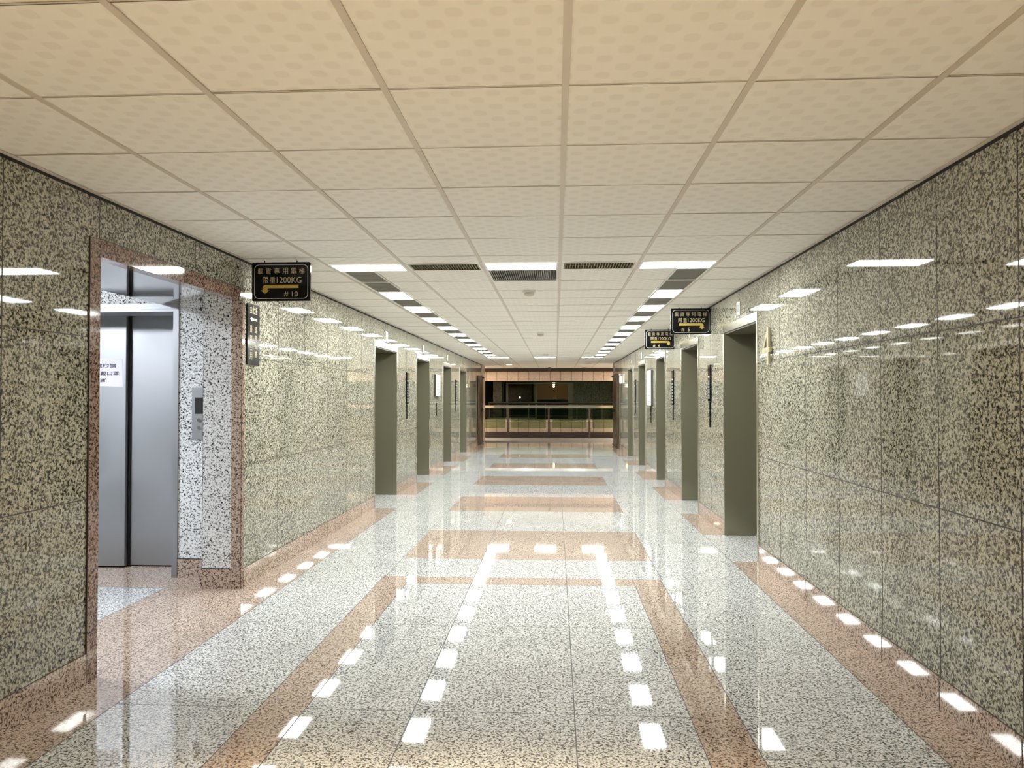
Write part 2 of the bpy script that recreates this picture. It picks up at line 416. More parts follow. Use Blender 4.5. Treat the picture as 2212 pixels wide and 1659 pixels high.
for i, (a, b) in enumerate(ER):
    lift(n, XR, -1, a, b, 'stainless steel lift doorway on the right wall, %s along the corridor' % ordn[i]); n += 1
# side lobby lift, facing the camera
t = empty('door_%d' % n, ((ADX0+ADX1)/2, AYW, 0)); struct(t, 'brushed steel lift door in the side lobby, facing the camera', 'elevator door')
m1 = MB(); m1.box(ADX1-.045, ADX1, AYW-.012, 6.24, 0, 2.134, 'steel_bright'); build('jamb', m1, t)
m1 = MB(); m1.box(ADX0, ADX0+.045, AYW-.012, 6.24, 0, 2.134, 'steel_bright'); build('jamb', m1, t)
m1 = MB(); m1.box(ADX0-.0, ADX1-.0, AYW-.014, AYW-.0005, 2.135, 2.18, 'steel_bright'); m1.box(ADX0+.046, ADX1-.046, AYW-.012, 6.24, 2.115, 2.134, 'steel_bright'); build('head_frame', m1, t)
m1 = MB(); m1.box(ADX0+.046, -3.62, 6.245, 6.285, .012, 2.13, 'steel_bright'); build('door_leaf', m1, t, .002)
m1 = MB(); m1.box(-3.66, ADX1+.03, 6.30, 6.34, .012, 2.13, 'steel_bright'); m1.box(-3.6195, -3.60, 6.286, 6.299, .012, 2.13, 'black_gap'); build('door_leaf', m1, t, .002)
m1 = MB(); m1.box(ADX0+.03, ADX1+.03, 6.36, 6.44, 0, 2.134, 'dark_void'); build('shaft_back', m1, t)
# paper notice on that door
t = empty('paper_notice', (-3.80, 6.245, 1.52)); tag(t, 'white handwritten paper notice taped to the side lobby lift door', 'notice')
fr = fr_front(-3.80, 6.2445, 1.52)
m1 = MB(); m1.prism([(-.19, .01), (.155, 0), (.150, .235), (-.19, .24)], fr, 0, .0012, 'paper'); sh_ = build('sheet', m1, t)
m1 = MB(); m1.prism([(.07, .236), (.125, .236), (.125, .262), (.07, .262)], fr, .0, .0015, 'print_grey')
for it_ in (('搭乘電梯請', -.055, .178, .30, .036), ('全程配戴口罩', -.045, .113, .33, .036), ('謝謝', -.045, .055, .105, .036)): lettering('lettering', [it_], fr, 'ink', sh_, .0006, .0014)
# steel call panel on the side lobby wall
t = empty('call_station', (-2.83, AYW, 1.10)); tag(t, 'steel lift call panel with black window, half hidden behind the granite pier', 'call panel')
m1 = MB(); m1.box(-2.885, -2.765, AYW-.02, AYW-.0005, 1.10, 1.51, 'steel_bright'); pl_ = build('plate', m1, t, .002)
m1 = MB(); m1.box(-2.858, -2.79, AYW-.0215, AYW-.0198, 1.30, 1.43, 'black_gap'); subpart('display', m1, pl_)
for z in (1.19, 1.25):
    m1 = MB(); m1.tube((-2.825, AYW-.028, z), (-2.825, AYW-.019, z), .013, 'steel_frame', 16); subpart('button', m1, pl_)
# ---------------------------------------------------------------- ceiling
XC = [GX0+G*i for i in range(-5, 5)]                 # tee lines
YC = [GY0+G*i for i in range(-10, 42)]
holes = []                                            # x0,x1,y0,y1 openings for fittings
RY0, RY1 = 5.885, 6.20
for k in (-3, -2, -1, 0, 1): holes.append((GX0+G*k+.012, GX0+G*(k+1)-.012, RY0-.005, RY1-.006))
FY0, FY1 = 19.63, 19.93
for k in (-3, -1, 1): holes.append((GX0+G*k+.012, GX0+G*(k+1)-.012, FY0, FY1))
CLx, CRx = (-1.765, -1.485), (.965, 1.245)            # narrow fittings beside the tee lines
rows = list(range(6, 28))                             # tile rows with narrow fittings
for k in rows:
    y0, y1 = GY0+G*k, GY0+G*(k+1)
    for cx in (CLx, CRx): holes.append((cx[0], cx[1], y0+.008, y1-.008))
holes.append((GX0-G+.012, GX0-.012, 6.208, 6.802))    # air grille
WR0, WR1 = -1.6, -1.3
for yy in (-2.34, -.51, .71):
    for k in (-3, -1, 1): holes.append((GX0+G*k+.012, GX0+G*(k+1)-.012, yy+.01, yy+.31))
mb = MB()
xe = [XL]+[x for x in XC if XL < x < XR]+[XR]
def cut(r, hs):
    """rect r minus the holes -> rects"""
    out = [r]
    for h in hs:
        nx = []
        for q in out:
            if h[0] >= q[1] or h[1] <= q[0] or h[2] >= q[3] or h[3] <= q[2]: nx.append(q); continue
            if q[0] < h[0]: nx.append((q[0], h[0], q[2], q[3]))
            if h[1] < q[1]: nx.append((h[1], q[1], q[2], q[3]))
            a, b = max(q[0], h[0]), min(q[1], h[1])
            if q[2] < h[2]: nx.append((a, b, q[2], h[2]))
            if h[3] < q[3]: nx.append((a, b, h[3], q[3]))
        out = nx
    return [q for q in out if q[1]-q[0] > .02 and q[3]-q[2] > .02]
for i in range(len(xe)-1):
    for j in range(len(YC)-1):
        if YC[j] > 27.4: continue
        dz = random.uniform(0, .0025); t0 = random.uniform(-.0015, .0025)
        r = (xe[i]+.004, xe[i+1]-.004, YC[j]+.002, YC[j+1]-.002)
        for q in cut(r, holes):
            mb.box(q[0], q[1], q[2], q[3], ZC+.003+dz, ZC+.013+dz, 'ceiling_tile')
# tiles beyond the side walls over the cross corridor
for side in (-1, 1):
    for i in range(8):
        x0 = (XL-G*(i+1)) if side < 0 else (XR+G*i); x1 = x0+G
        for j in range(len(YC)-1):
            if YC[j] < (YLE if side < 0 else YRE)-.1 or YC[j] > 27.4: continue
            mb.box(x0+.004, x1-.004, YC[j]+.002, YC[j+1]-.002, ZC+.003, ZC+.013, 'ceiling_tile')
mb.box(-2.95, XR+.6, YB, 27.5, ZC+.12, ZC+.17, 'ceiling_back')
ceil = struct(build('ceiling', mb), 'suspended ceiling of square off-white tiles with soft round dimples', 'ceiling')
mb = MB()
for x in XC:
    if XL < x < XR: mb.box(x-.012, x+.012, YB, 27.4, ZC-.001, ZC+.004, 'tee_bar')
for y in YC:
    if y > 27.4: continue
    a, b = XL, XR
    for q in cut((a, b, y-.007, y+.0075), [(h[0], h[1], h[2]-.01, h[3]+.01) for h in holes if h[2] < y < h[3]]): pass
    mb.box(a, b, y-.0055, y+.0015, ZC+.0025, ZC+.0045, 'tee_bar'); mb.box(a, b, y+.0015, y+.0055, ZC+.0025, ZC+.0045, 'joint')
o = build('ceiling_grid', mb); o.parent = ceil; o['label'] = 'beige metal tee bars between the ceiling tiles'
mb = MB()
for x, s, ye in ((XL, 1, YLE), (XR, -1, YRE)):
    mb.box(x, x+s*.022, YB, ye, ZC-.004, ZC+.002, 'tee_bar'); mb.box(x, x+s*.004, YB, ye, ZC-.018, ZC-.004, 'black_gap')  # black strip paints the shadow gap under the ceiling edge
struct(build('trim_3', mb), 'thin beige edge angle where the ceiling meets both walls', 'trim')
# ---------------------------------------------------------------- ceiling fittings
def fitting_box(t, x0, x1, y0, y1, z, fw, deep=.012):
    m1 = MB()
    for q in ((x0, x1, y0, y0+fw), (x0, x1, y1-fw, y1), (x0, x0+fw, y0+fw, y1-fw), (x1-fw, x1, y0+fw, y1-fw)):
        m1.box(*q, z-.001, z+deep, 'white_paint')
    build('frame', m1, t)
def panel_light(loc, wx, wy, m='panel_light', fw=.018):
    t = empty('ceiling_light', loc); x, y, z = loc
    fitting_box(t, x-wx/2, x+wx/2, y-wy/2, y+wy/2, z, fw)
    m1 = MB(); m1.box(x-wx/2+fw, x+wx/2-fw, y-wy/2+fw, y+wy/2-fw, z+.001, z+.012, m); build('diffuser', m1, t)
    return t
def unlit(loc, wx, wy, slats, fw=.014):
    t = empty('unlit_ceiling_light', loc); x, y, z = loc
    fitting_box(t, x-wx/2, x+wx/2, y-wy/2, y+wy/2, z, fw)
    m1 = MB(); m1.box(x-wx/2+fw, x+wx/2-fw, y-wy/2+fw, y+wy/2-fw, z+.022 if slats > 8 else z+.006, z+.030, 'dark_back')
    if slats > 8: m1.box(x-wx/2+fw, x+wx/2-fw, y+wy/2-fw-.002, y+wy/2-fw-.0005, z+.0005, z+.022, 'dark_slat')
    build('reflector', m1, t)
    if slats <= 8: return t
    m1 = MB(); n_ = slats
    for i in range(n_):
        xx = x-wx/2+fw+(wx-2*fw)*(i+.5)/n_; m1.box(xx-.0018, xx+.0018, y-wy/2+fw+.001, y+wy/2-fw-.003, z+.003, z+.021, 'dark_slat')
    if slats > 8:
        m1.box(x-wx/2+fw, x+wx/2-fw, y-.002, y+.002, z+.004, z+.020, 'dark_slat')
    build('louver', m1, t)
    return t
zz = ZC-.002
wx, wy = G-.026, RY1-RY0-.012
ry = (RY0+RY1)/2-.003
l0 = panel_light((GX0-G*2.5, ry, zz), wx, wy)
tag(l0, 'glowing oblong ceiling panel at the left end of the near cross row', 'ceiling light', 'lit panels of the near cross row')
for x, lb in ((GX0-G*.5, 'glowing oblong ceiling panel in the middle of the near cross row'), (GX0+G*1.5, 'glowing oblong ceiling panel at the right end of the near cross row')):
    c = copy_tree(l0); c.location = (x, ry, zz); tag(c, lb, 'ceiling light', 'lit panels of the near cross row')
u0 = unlit((GX0-G*1.5, ry, zz), wx, wy, 26, .016)
tag(u0, 'dark oblong louvred ceiling fitting left of centre in the near cross row', 'ceiling light', 'dark louvred fittings of the near cross row')
c = copy_tree(u0); c.location = (GX0+G*.5, ry, zz); tag(c, 'dark oblong louvred ceiling fitting right of centre in the near cross row', 'ceiling light', 'dark louvred fittings of the near cross row')
for i, (x, lb) in enumerate(((GX0-G*2.5, 'left end'), (GX0-G*.5, 'middle'), (GX0+G*1.5, 'right end'))):
    c = copy_tree(l0); c.location = (x, (FY0+FY1)/2, zz)
    tag(c, 'glowing oblong ceiling panel at the %s of the far cross row' % lb, 'ceiling light', 'lit panels of the far cross row')
word = ['first', 'second', 'third', 'fourth', 'fifth', 'sixth', 'seventh', 'eighth', 'ninth', 'tenth', 'eleventh', 'twelfth']
sw, sl_ = .272, G-.022
sl0 = su0 = None
for side, cx in (('left', CLx), ('right', CRx)):
    x = (cx[0]+cx[1])/2; li = ui = 0
    for k in rows:
        y = GY0+G*(k+.5); lit = (k >= 8 and (k % 2 == 0))
        if lit:
            if sl0 is None: c = sl0 = panel_light((x, y, zz), sw, sl_)
            else: c = copy_tree(sl0); c.location = (x, y, zz)
            tag(c, 'small glowing ceiling panel, %s from the camera in the %s row along the corridor' % (word[li], side), 'ceiling light', 'small lit panels of the %s row' % side); li += 1
        else:
            if su0 is None: c = su0 = unlit((x, y, zz), sw, sl_, 3)
            else: c = copy_tree(su0); c.location = (x, y, zz)
            tag(c, 'small dark unlit ceiling panel, %s from the camera in the %s row along the corridor' % (word[ui], side), 'ceiling light', 'small dark panels of the %s row' % side); ui += 1
# silver air grille
t = empty('air_grille', (GX0-G/2, 6.505, zz)); tag(t, 'square silver slatted air grille in the ceiling just behind the middle lit panel', 'air grille')
x0, x1, y0, y1 = GX0-G+.014, GX0-.014, 6.21, 6.80
fitting_box(t, x0, x1, y0, y1, zz, .012)
m1 = MB(); m1.box(x0+.012, x1-.012, y0+.012, y1-.012, zz+.024, zz+.03, 'dark_back'); build('duct_back', m1, t)
m1 = MB()
for i in range(32):
    xx = x0+.012+(x1-x0-.024)*(i+.5)/32
    m1.face([(xx-.007, y0+.012, zz+.022), (xx+.006, y0+.012, zz+.003), (xx+.006, y1-.012, zz+.003), (xx-.007, y1-.012, zz+.022)], 'silver_slat')
    m1.box(xx+.0055, xx+.0075, y0+.012, y1-.012, zz+.002, zz+.01, 'silver_slat')
build('slats', m1, t)
# warm panels above and behind the camera
wl0 = None
for yy, yn in ((.71, 'nearest to the camera'), (-.51, 'just behind the camera'), (-2.34, 'at the back wall')):
    for k, kn in ((-3, 'left'), (-1, 'middle'), (1, 'right')):
        loc = (GX0+G*(k+.5), yy+.16, zz)
        if wl0 is None: c = wl0 = panel_light(loc, wx, .296, 'warm_light')
        else: c = copy_tree(wl0); c.location = loc
        tag(c, 'warm oblong ceiling panel, %s of the warm row %s' % (kn, yn), 'ceiling light', 'warm panels over the camera')
def added_spot(loc, power, col, size, blend, label, group=None):
    t = empty('downlight', loc); tag(t, label, 'downlight', group)
    m1 = MB(); m1.lathe(loc, [(.10, 0), (.10, -.008), (.085, -.010)], 'tee_bar'); build('rim', m1, t)
    ld = bpy.data.lights.new('spot_beam', 'SPOT'); ld.energy = power; ld.color = col; ld.spot_size = math.radians(size); ld.spot_blend = blend; ld.shadow_soft_size = .07
    lo = bpy.data.objects.new('spot_beam', ld); C.objects.link(lo); lo.parent = t; lo.location = (0, 0, -.03)
    m1 = MB(); m1.lathe(loc, [(.08, -.0102), (.08, -.012)], 'down_light'); build('lamp', m1, t)
    return t
for x, y, lb in ((-.75, 1.75, 'front left'), (.2, 1.75, 'front right'), (-.75, .5, 'rear left'), (.2, .5, 'rear right')):
    added_spot((x, y, ZC+.002), 390, (1., .74, .44), 68, .7, 'added warm round downlight above the camera, unseen, %s of four' % lb, 'added warm downlights over the camera')  # unseen spots added so floor bounce brightens the near ceiling
# cool panel in the side lobby
c = panel_light((-4.58, 4.41, 2.585), .62, .62, 'cool_light'); tag(c, 'cool white square ceiling panel in the side lobby', 'ceiling light')
for x, lb in ((-4.3, 'left'), (3.7, 'right')):
    c = panel_light((x, 25.9, zz-.03), 1.2, .6, 'end_fill_light'); tag(c, 'added warm fill panel of the cross corridor ceiling, unseen round the %s corner' % lb, 'ceiling light')  # unseen panels added to brighten the fascia and far ceiling
# smoke detectors
sd = None
for (x, y), lb in (((-.26, 7.46), 'nearest the silver grille'), ((-.243, 12.38), 'halfway down the corridor'), ((-.224, 18.2), 'near the far end')):
    if sd is None:
        sd = c = empty('smoke_detector', (x, y, ZC+.002))
        m1 = MB(); m1.lathe((x, y, ZC+.002), [(.062, 0), (.062, -.012), (.055, -.016)], 'white_paint'); build('base', m1, c)
        m1 = MB(); m1.lathe((x, y, ZC+.002), [(.048, -.0165), (.050, -.034), (.040, -.048), (.02, -.052)], 'tee_bar'); build('cap', m1, c)
    else: c = copy_tree(sd); c.location = (x, y, ZC+.002)
    tag(c, 'round white smoke detector on the ceiling, %s' % lb, 'smoke detector', 'smoke detectors along the corridor ceiling')
# downlights of the cross corridor
for (x, y), on, lb in (((-1.46, 23.95), True, 'small round glowing downlight in the far warm ceiling'), ((.997, 23.75), False, 'small round dark downlight on the right of the far ceiling'),
                       ((-1.40, 26.6), False, 'small round dark downlight at far left above the railing'), ((.99, 26.6), False, 'small round dark downlight at far right above the railing')):
    t = empty('downlight', (x, y, ZC+.002)); tag(t, lb, 'downlight', 'round downlights of the cross corridor')
    m1 = MB(); m1.lathe((x, y, ZC+.002), [(.10, 0), (.10, -.008), (.085, -.010)], 'tee_bar'); build('rim', m1, t)
    m1 = MB(); m1.lathe((x, y, ZC+.002), [(.08, -.0102), (.08, -.012)], 'down_light' if on else 'dark_back'); build('lamp', m1, t)
t = empty('dome_camera', (-.216, 26.4, ZC+.002)); tag(t, 'small dark security camera hanging from the far ceiling', 'security camera')
m1 = MB(); m1.lathe((-.216, 26.4, ZC+.002), [(.05, 0), (.055, -.03), (.05, -.04)], 'camera_black'); build('mount', m1, t)
m1 = MB(); m1.tube((-.216, 26.40, ZC-.05), (-.196, 26.27, ZC-.10), .035, 'camera_black', 16, .03); m1.tube((-.216, 26.4, ZC-.038), (-.216, 26.4, ZC-.06), .015, 'camera_black'); build('body', m1, t)
# ---------------------------------------------------------------- hanging signs
def hang_sign(x, y, z0, num, right, label):
    t = empty('hanging_sign', (x, y, z0)); tag(t, label, 'sign', 'black hanging lift signs')
    W, Hh = .45, .295
    fr = fr_front(x, y-.007, z0)
    m1 = MB(); m1.prism(rrect(-W/2, W/2, 0, Hh, .012, 3), fr, -.014, 0, 'sign_black'); bd = build('board', m1, t)
    m1 = MB(); ring(m1, rrect(-W/2+.018, W/2-.018, .018, Hh-.018, .035, 6), .0035, fr, 0, .001, 'sign_line'); subpart('border', m1, bd)
    xs_ = [-.163, -.102, -.037, .028, .093, .155]
    it = [(ch, xx+.004, .228, .042, .047) for ch, xx in zip('載貨專用電梯', xs_)]
    lettering('lettering', it, fr, 'gold', bd, .001)
    it = [('限', -.118, .160, .044, .050), ('重', -.065, .160, .042, .050), ('1200KG', .062, .160, .190, .046)]
    lettering('lettering', it, fr, 'gold', bd, .001)
    s = 1 if right else -1
    P = [(-.135, .098), (-.135, .124), (.120, .124), (.136, .117), (.143, .104), (.143, .082), (.155, .082), (.124, .056), (.090, .082), (.103, .082), (.103, .098)]
    P = [(s*a, b) for a, b in P]
    m1 = MB(); m1.prism(P if s > 0 else P[::-1], fr, 0, .001, 'arrow_gold'); subpart('arrow', m1, bd)
    ca = -.055 if right else .075
    lettering('lettering', [('#', ca-.035, .053, .034, .036)], fr, 'gold', bd, .001)
    lettering('lettering', [(num, ca+.032, .053, .046 if num == '10' else .024, .040)], fr, 'gold', bd, .001)
    for a in (-.13, .12):
        m1 = MB(); m1.tube((x+a, y, z0+Hh-.004), (x+a, y, z0+Hh+.012), .005, 'camera_black', 8)
        m1.tube((x+a, y, z0+Hh+.01), (x+a-.008, y, ZC+.004), .0016, 'camera_black', 6); build('hanger', m1, t)
    return t
hang_sign(-2.073, 5.66, 2.158, '10', False, 'black hanging sign number 10 with left-pointing arrow above the side lobby corner')
hang_sign(1.538, 8.80, 2.150, '5', True, 'black hanging sign number 5 with gold arrow, right side of the ceiling')
hang_sign(1.552, 11.46, 2.145, '4', True, 'black hanging sign number 4 with gold arrow, partly behind sign 5')
# vertical wall sign beside the pier
t = empty('wall_sign', (XL, 5.79, 1.68)); tag(t, 'tall narrow black wall sign with gold characters and left arrow beside the pier', 'sign')
fr = fr_left(XL, 5.672, 1.68)
m1 = MB(); m1.prism(rrect(0, .235, 0, .47, .012, 4), fr, .001, .013, 'sign_black'); bd = build('board', m1, t)
lettering('lettering', [('由', .065, .425, .036, .060), ('此', .115, .425, .036, .060), ('搭', .168, .425, .036, .060)], fr, 'gold', bd, .001, .013)
m1 = MB(); m1.prism([(.048, .355), (.085, .372), (.085, .362), (.185, .362), (.185, .344), (.085, .344), (.085, .335)], fr, .013, .014, 'sign_line'); subpart('arrow', m1, bd)
it = []
for ch, b in zip('員客主用', (.275, .205, .140, .070)): it.append((ch, .065, b, .045, .055))
for ch, b in zip('國會客樓', (.275, .210, .150, .085)): it.append((ch, .160, b, .045, .050))
lettering('lettering', it, fr, 'gold', bd, .001, .013)
# brass 4 numerals
def numeral(x, y, fr_, label):
    t = empty('brass_numeral', (x, y, 1.70)); tag(t, label, 'wall numeral')
    lettering('numeral', [('4', 0, .155, .23, .30)], fr_(x, y, 1.70), 'brass', t, .018, .012)
    m1 = MB(); 
    for a, b in ((.03, .09), (.03, .2)):
        f = fr_(x, y, 1.70); m1.tube(f(a, b, 0), f(a, b, .013), .006, 'brass', 8)
    build('stud', m1, t)
numeral(XR, 6.41, fr_right, 'raised brass figure 4 on the right granite wall beside the nearest lift')
numeral(XL, 20.39, fr_left, 'raised brass figure 4 on the left granite wall past the last lift')
# ---------------------------------------------------------------- lift indicators and call stations
ind = None
def indicator(x, sgn, y, label):
    t = empty('lift_indicator', (x, y, 2.22)); tag(t, label, 'lift indicator', 'floor indicators above the lift doors')
    m1 = MB(); m1.box(x+sgn*.0015, x+sgn*.014, y-.055, y+.055, 2.215, 2.345, 'steel_frame'); ip_ = build('plate', m1, t, .002)
    m1 = MB(); m1.box(x+sgn*.0135, x+sgn*.0155, y-.022, y+.022, 2.25, 2.32, 'display'); subpart('display', m1, ip_)
for i, (a, b) in enumerate(EL):
    indicator(XL, 1, a+.5*(b-a), 'small steel floor indicator above the %s lift on the left wall' % ordn[i])
for i, (a, b) in enumerate(ER):
    indicator(XR, -1, a+.5*(b-a), 'small steel floor indicator above the %s lift on the right wall' % ordn[i])
def station(x, sgn, y, z0, z1, zb, label, strip=True):
    t = empty('call_station', (x, y, zb)); tag(t, label, 'lift call station', 'black lift call stations')
    f = lambda c0, c1, y0, y1, za, zc, m: (x+sgn*c0, x+sgn*c1, y0, y1, za, zc, m)
    if strip:
        m1 = MB(); m1.box(*f(.0015, .020, y-.065, y+.065, z0, z1, 'sign_black')); db = build('display_board', m1, t, .003)
        m1 = MB(); m1.box(*f(.0202, .0212, y-.035, y+.035, z1-.145, z1-.125, 'sign_line'))
        for k in range(7):
            zt = z0+.03+k*(z1-z0-.2)/7
            m1.box(*f(.0202, .0208, y-.03, y-.005, zt, zt+.025, 'print_grey')); m1.box(*f(.0202, .0208, y+.008, y+.033, zt, zt+.025, 'print_grey'))
        subpart('lettering', m1, db)
    m1 = MB(); m1.box(*f(.0015, .013, y-.024, y+.024, zb, z0-.004 if strip else z0, 'sign_black')); bp_ = build('button_plate', m1, t, .002)
    zt = z0 if not strip else z0
    for fz in (.38, .64):
        zc = zb+(zt-zb)*fz
        m1 = MB(); m1.tube((x+sgn*.0128, y, zc), (x+sgn*.020, y, zc), .013, 'chrome', 14); subpart('button', m1, bp_)
station(XR, -1, 8.81, 1.385, 1.80, 1.09, 'black call station on the right wall between the nearest and second lifts')
station(XR, -1, 11.55, 1.315, 1.835, 1.09, 'black call station on the right wall between the second and third lifts')
station(XR, -1, 16.99, 1.33, 1.82, 1.08, 'black call station on the right wall between the fourth and fifth lifts')
station(XR, -1, 14.22, 1.27, 0, .96, 'slim black call button plate under the white board on the right wall', False)
station(XL, 1, 11.93, 1.325, 1.825, 1.09, 'black call station on the left wall between the nearest and second lifts')
station(XL, 1, 17.84, 1.34, 1.84, 1.10, 'black call station on the left wall between the third and fourth lifts')
station(XL, 1, 14.92, 1.32, 0, 1.07, 'slim black call button plate under the white board on the left wall', False)
def board(x, sgn, y, wd, z0, z1, nrow, label):
    t = empty('directory_board', (x, y, z0)); tag(t, label, 'directory board')
    m1 = MB(); m1.box(x+sgn*.0015, x+sgn*.035, y-wd/2, y+wd/2, z0-.012, z1, 'camera_black'); build('backing', m1, t, .002)
    m1 = MB(); m1.box(x+sgn*.0352, x+sgn*.040, y-wd/2, y+wd/2, z0, z1, 'white_paint'); pn_ = build('panel', m1, t)
    m1 = MB(); random.seed(nrow)
    for i in range(nrow):
        zt = z1-.05-(z1-z0-.08)*i/nrow; hh = (z1-z0)/nrow*random.uniform(.25, .6)
        yy = y-wd*.36
        while yy < y+wd*.3:
            ww = random.uniform(.03, .09); m1.box(x+sgn*.0402, x+sgn*.0408, yy, yy+ww, zt-hh, zt, 'print_grey'); yy += ww+.012
    subpart('printed_lines', m1, pn_)
board(XR, -1, 14.28, .60, 1.285, 1.925, 10, 'white framed directory board with grey print on the right wall')
board(XL, 1, 14.93, .56, 1.465, 1.875, 6, 'white framed directory board with grey print on the left wall')
# emergency light
t = empty('emergency_light', (XR, 20.5, 1.80)); tag(t, 'white twin emergency light box on the far right wall', 'emergency light')
m1 = MB(); m1.box(XR-.06, XR-.0015, 20.38, 20.62, 1.80, 2.00, 'white_paint'); build('housing', m1, t, .012)
for y in (20.43, 20.57):
    m1 = MB(); m1.tube((XR-.03, y, 1.999), (XR-.03, y, 2.03), .008, 'white_paint'); m1.tube((XR-.02, y, 2.05), (XR-.06, y-.02, 2.035), .018, 'white_paint', 16, .028); build('lamp_head', m1, t)
# fire doors folded against the wall ends and pink end posts
for side, x, s, y0, y1, lb in (('left', XL, 1, 22.9, 24.1, 'left'), ('right', XR, -1, 21.6, 22.9, 'right')):
    t = empty('fire_door', (x, (y0+y1)/2, 0)); tag(t, 'dark bronze fire door held open against the far %s wall' % lb, 'fire door', 'fire doors held open at the corridor end')
    m1 = MB(); m1.box(x+s*.012, x+s*.055, y0, y1, .01, 2.10, 'bronze_metal'); dp_ = build('door_panel', m1, t, .003)
    m1 = MB(); m1.box(x+s*.056, x+s*.075, y0+.15, y1-.15, 1.02, 1.09, 'chrome'); subpart('push_bar', m1, dp_)
    m1 = MB(); m1.box(x+s*.056, x+s*.10, y1-.30, y1-.06, 2.02, 2.07, 'camera_black'); m1.box(x+s*.06, x+s*.13, y1-.32, y1-.30, 2.03, 2.05, 'camera_black'); subpart('door_closer', m1, dp_)
    m1 = MB(); m1.box(x+s*.056, x+s*.09, y1-.16, y1-.04, .03, .06, 'camera_black'); build('floor_stop', m1, t)
mb = MB()
mb.box(XL-.30, XL+.02, YLE-.95, YLE+.06, 0, ZC, 'tile_pink'); mb.box(XR-.02, XR+.3, YRE-.35, YRE+.06, 0, ZC, 'tile_pink')
struct(build('trim_4', mb), 'pink stone end posts of both side walls', 'trim')
# ---------------------------------------------------------------- end of the corridor
YF = 27.3
mb = MB()
mb.box(FX0, FX1, YF, YF+.25, 2.035, 2.35, 'tile_pink'); mb.box(FX0, FX1, YF-.03, YF+.3, 2.35, ZC+.12, 'dark_brown')
for i in range(-20, 20):
    x = -.20+.382*i; mb.box(x-.006, x+.006, YF-.002, YF, 2.035, 2.35, 'joint')
mb.box(FX0, FX1, YF-.002, YF+.26, 2.02, 2.035, 'tile_pink')
struct(build('wall_end_upper', mb), 'pink stone tiled fascia band above the railing at the corridor end', 'wall')
mb = MB()
mb.box(FX0, FX1, YF, YF+.14, 0, .64, 'tile_pink')
for i in range(-20, 20):
    x = -.20+.382*i; mb.box(x-.006, x+.006, YF-.002, YF, .195, .64, 'joint')
mb.box(FX0, FX1, YF-.02, YF, 0, .195, 'dark_brown')
struct(build('wall_end_parapet', mb), 'low pink tiled parapet with a dark brown skirting at the corridor end', 'wall')
mb = MB(); mb.box(FX0, FX0+.1, YLE-.3, YF, 0, ZC, 'tile_pink'); mb.box(FX1-.1, FX1, YRE-.3, YF, 0, ZC, 'tile_pink')
mb.box(FX0, -2.95, YLE-.3, YLE-.1, 0, ZC, 'tile_pink'); mb.box(XR+.6, FX1, YRE-.3, YRE-.1, 0, ZC, 'tile_pink')
struct(build('wall_cross_corridor', mb), 'pink tiled walls of the cross corridor, hidden behind the wall ends', 'wall')
YR_ = 26.95
t = empty('glass_railing', (-.25, YR_, 0)); tag(t, 'chrome handrail with dark posts and green glass panels in front of the parapet', 'railing')
PX = [-1.67+1.425*i for i in range(-3, 6)]
m1 = MB(); m1.box(-6.3, 6.0, YR_-.03, YR_+.03, 1.055, 1.155, 'chrome'); build('handrail', m1, t, .012)
m1 = MB(); m1.tube((-6.3, YR_+.02, .59), (6.0, YR_+.02, .59), .014, 'chrome', 10); build('lower_rail', m1, t)
for x in PX:
    m1 = MB(); m1.box(x-.035, x+.035, YR_-.035, YR_+.035, 0, .62, 'dark_brown'); m1.box(x-.028, x+.028, YR_-.012, YR_+.012, .62, 1.055, 'bronze_metal'); build('post', m1, t)
for a, b in zip(PX[:-1], PX[1:]):
    fr = fr_front(0, YR_-.04, 0)
    P = rrect(a+.10, b-.10, .345, 1.05, .05, 5)
    m1 = MB(); m1.prism(P, fr, 0, .012, 'green_glass'); g_ = build('glass_panel', m1, t)
    m1 = MB(); m1.box(a+.10+.3, b-.10-.3, YR_-.056, YR_-.050, .338, .352, 'chrome'); build('glass_edge_highlight', m1, t)  # chrome strip stands for the highlight along the glass bottom edge
# atrium beyond
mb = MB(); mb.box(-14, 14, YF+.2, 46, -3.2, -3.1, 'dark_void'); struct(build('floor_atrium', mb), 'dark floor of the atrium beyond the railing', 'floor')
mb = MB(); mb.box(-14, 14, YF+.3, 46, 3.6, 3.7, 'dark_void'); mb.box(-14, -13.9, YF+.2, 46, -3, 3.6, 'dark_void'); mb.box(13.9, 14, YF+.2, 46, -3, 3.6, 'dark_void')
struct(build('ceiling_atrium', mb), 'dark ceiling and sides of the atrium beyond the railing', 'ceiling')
YS = 33.0
c = panel_light((.5, 35.5, 3.58), 3.0, .6, 'atrium_fill_light'); tag(c, 'added dim fill panel high over the atrium, unseen above the fascia', 'ceiling light')  # unseen panel added to lift the dark atrium
mb = MB(); mb.box(-14, 14, YS-.3, 46, -.4, 0, 'stone_green'); mb.box(-3.2, 14, YS-.32, YS-.2, 0, .52, 'stone_green')
struct(build('floor_gallery', mb), 'green stone gallery edge across the atrium', 'floor')
t = empty('far_railing', (0, YS, 0)); tag(t, 'thin silver railing across the dark atrium', 'railing')
m1 = MB(); m1.box(-2.92, 9, YS-.03, YS+.03, 1.14, 1.215, 'tee_bar'); m1.tube((-2.92, YS-.04, 1.18), (9, YS-.04, 1.18), .02, 'chrome', 10); build('handrail', m1, t)
m1 = MB(); m1.tube((-2.8, YS, .63), (9, YS, .63), .015, 'chrome', 10); build('lower_rail', m1, t)
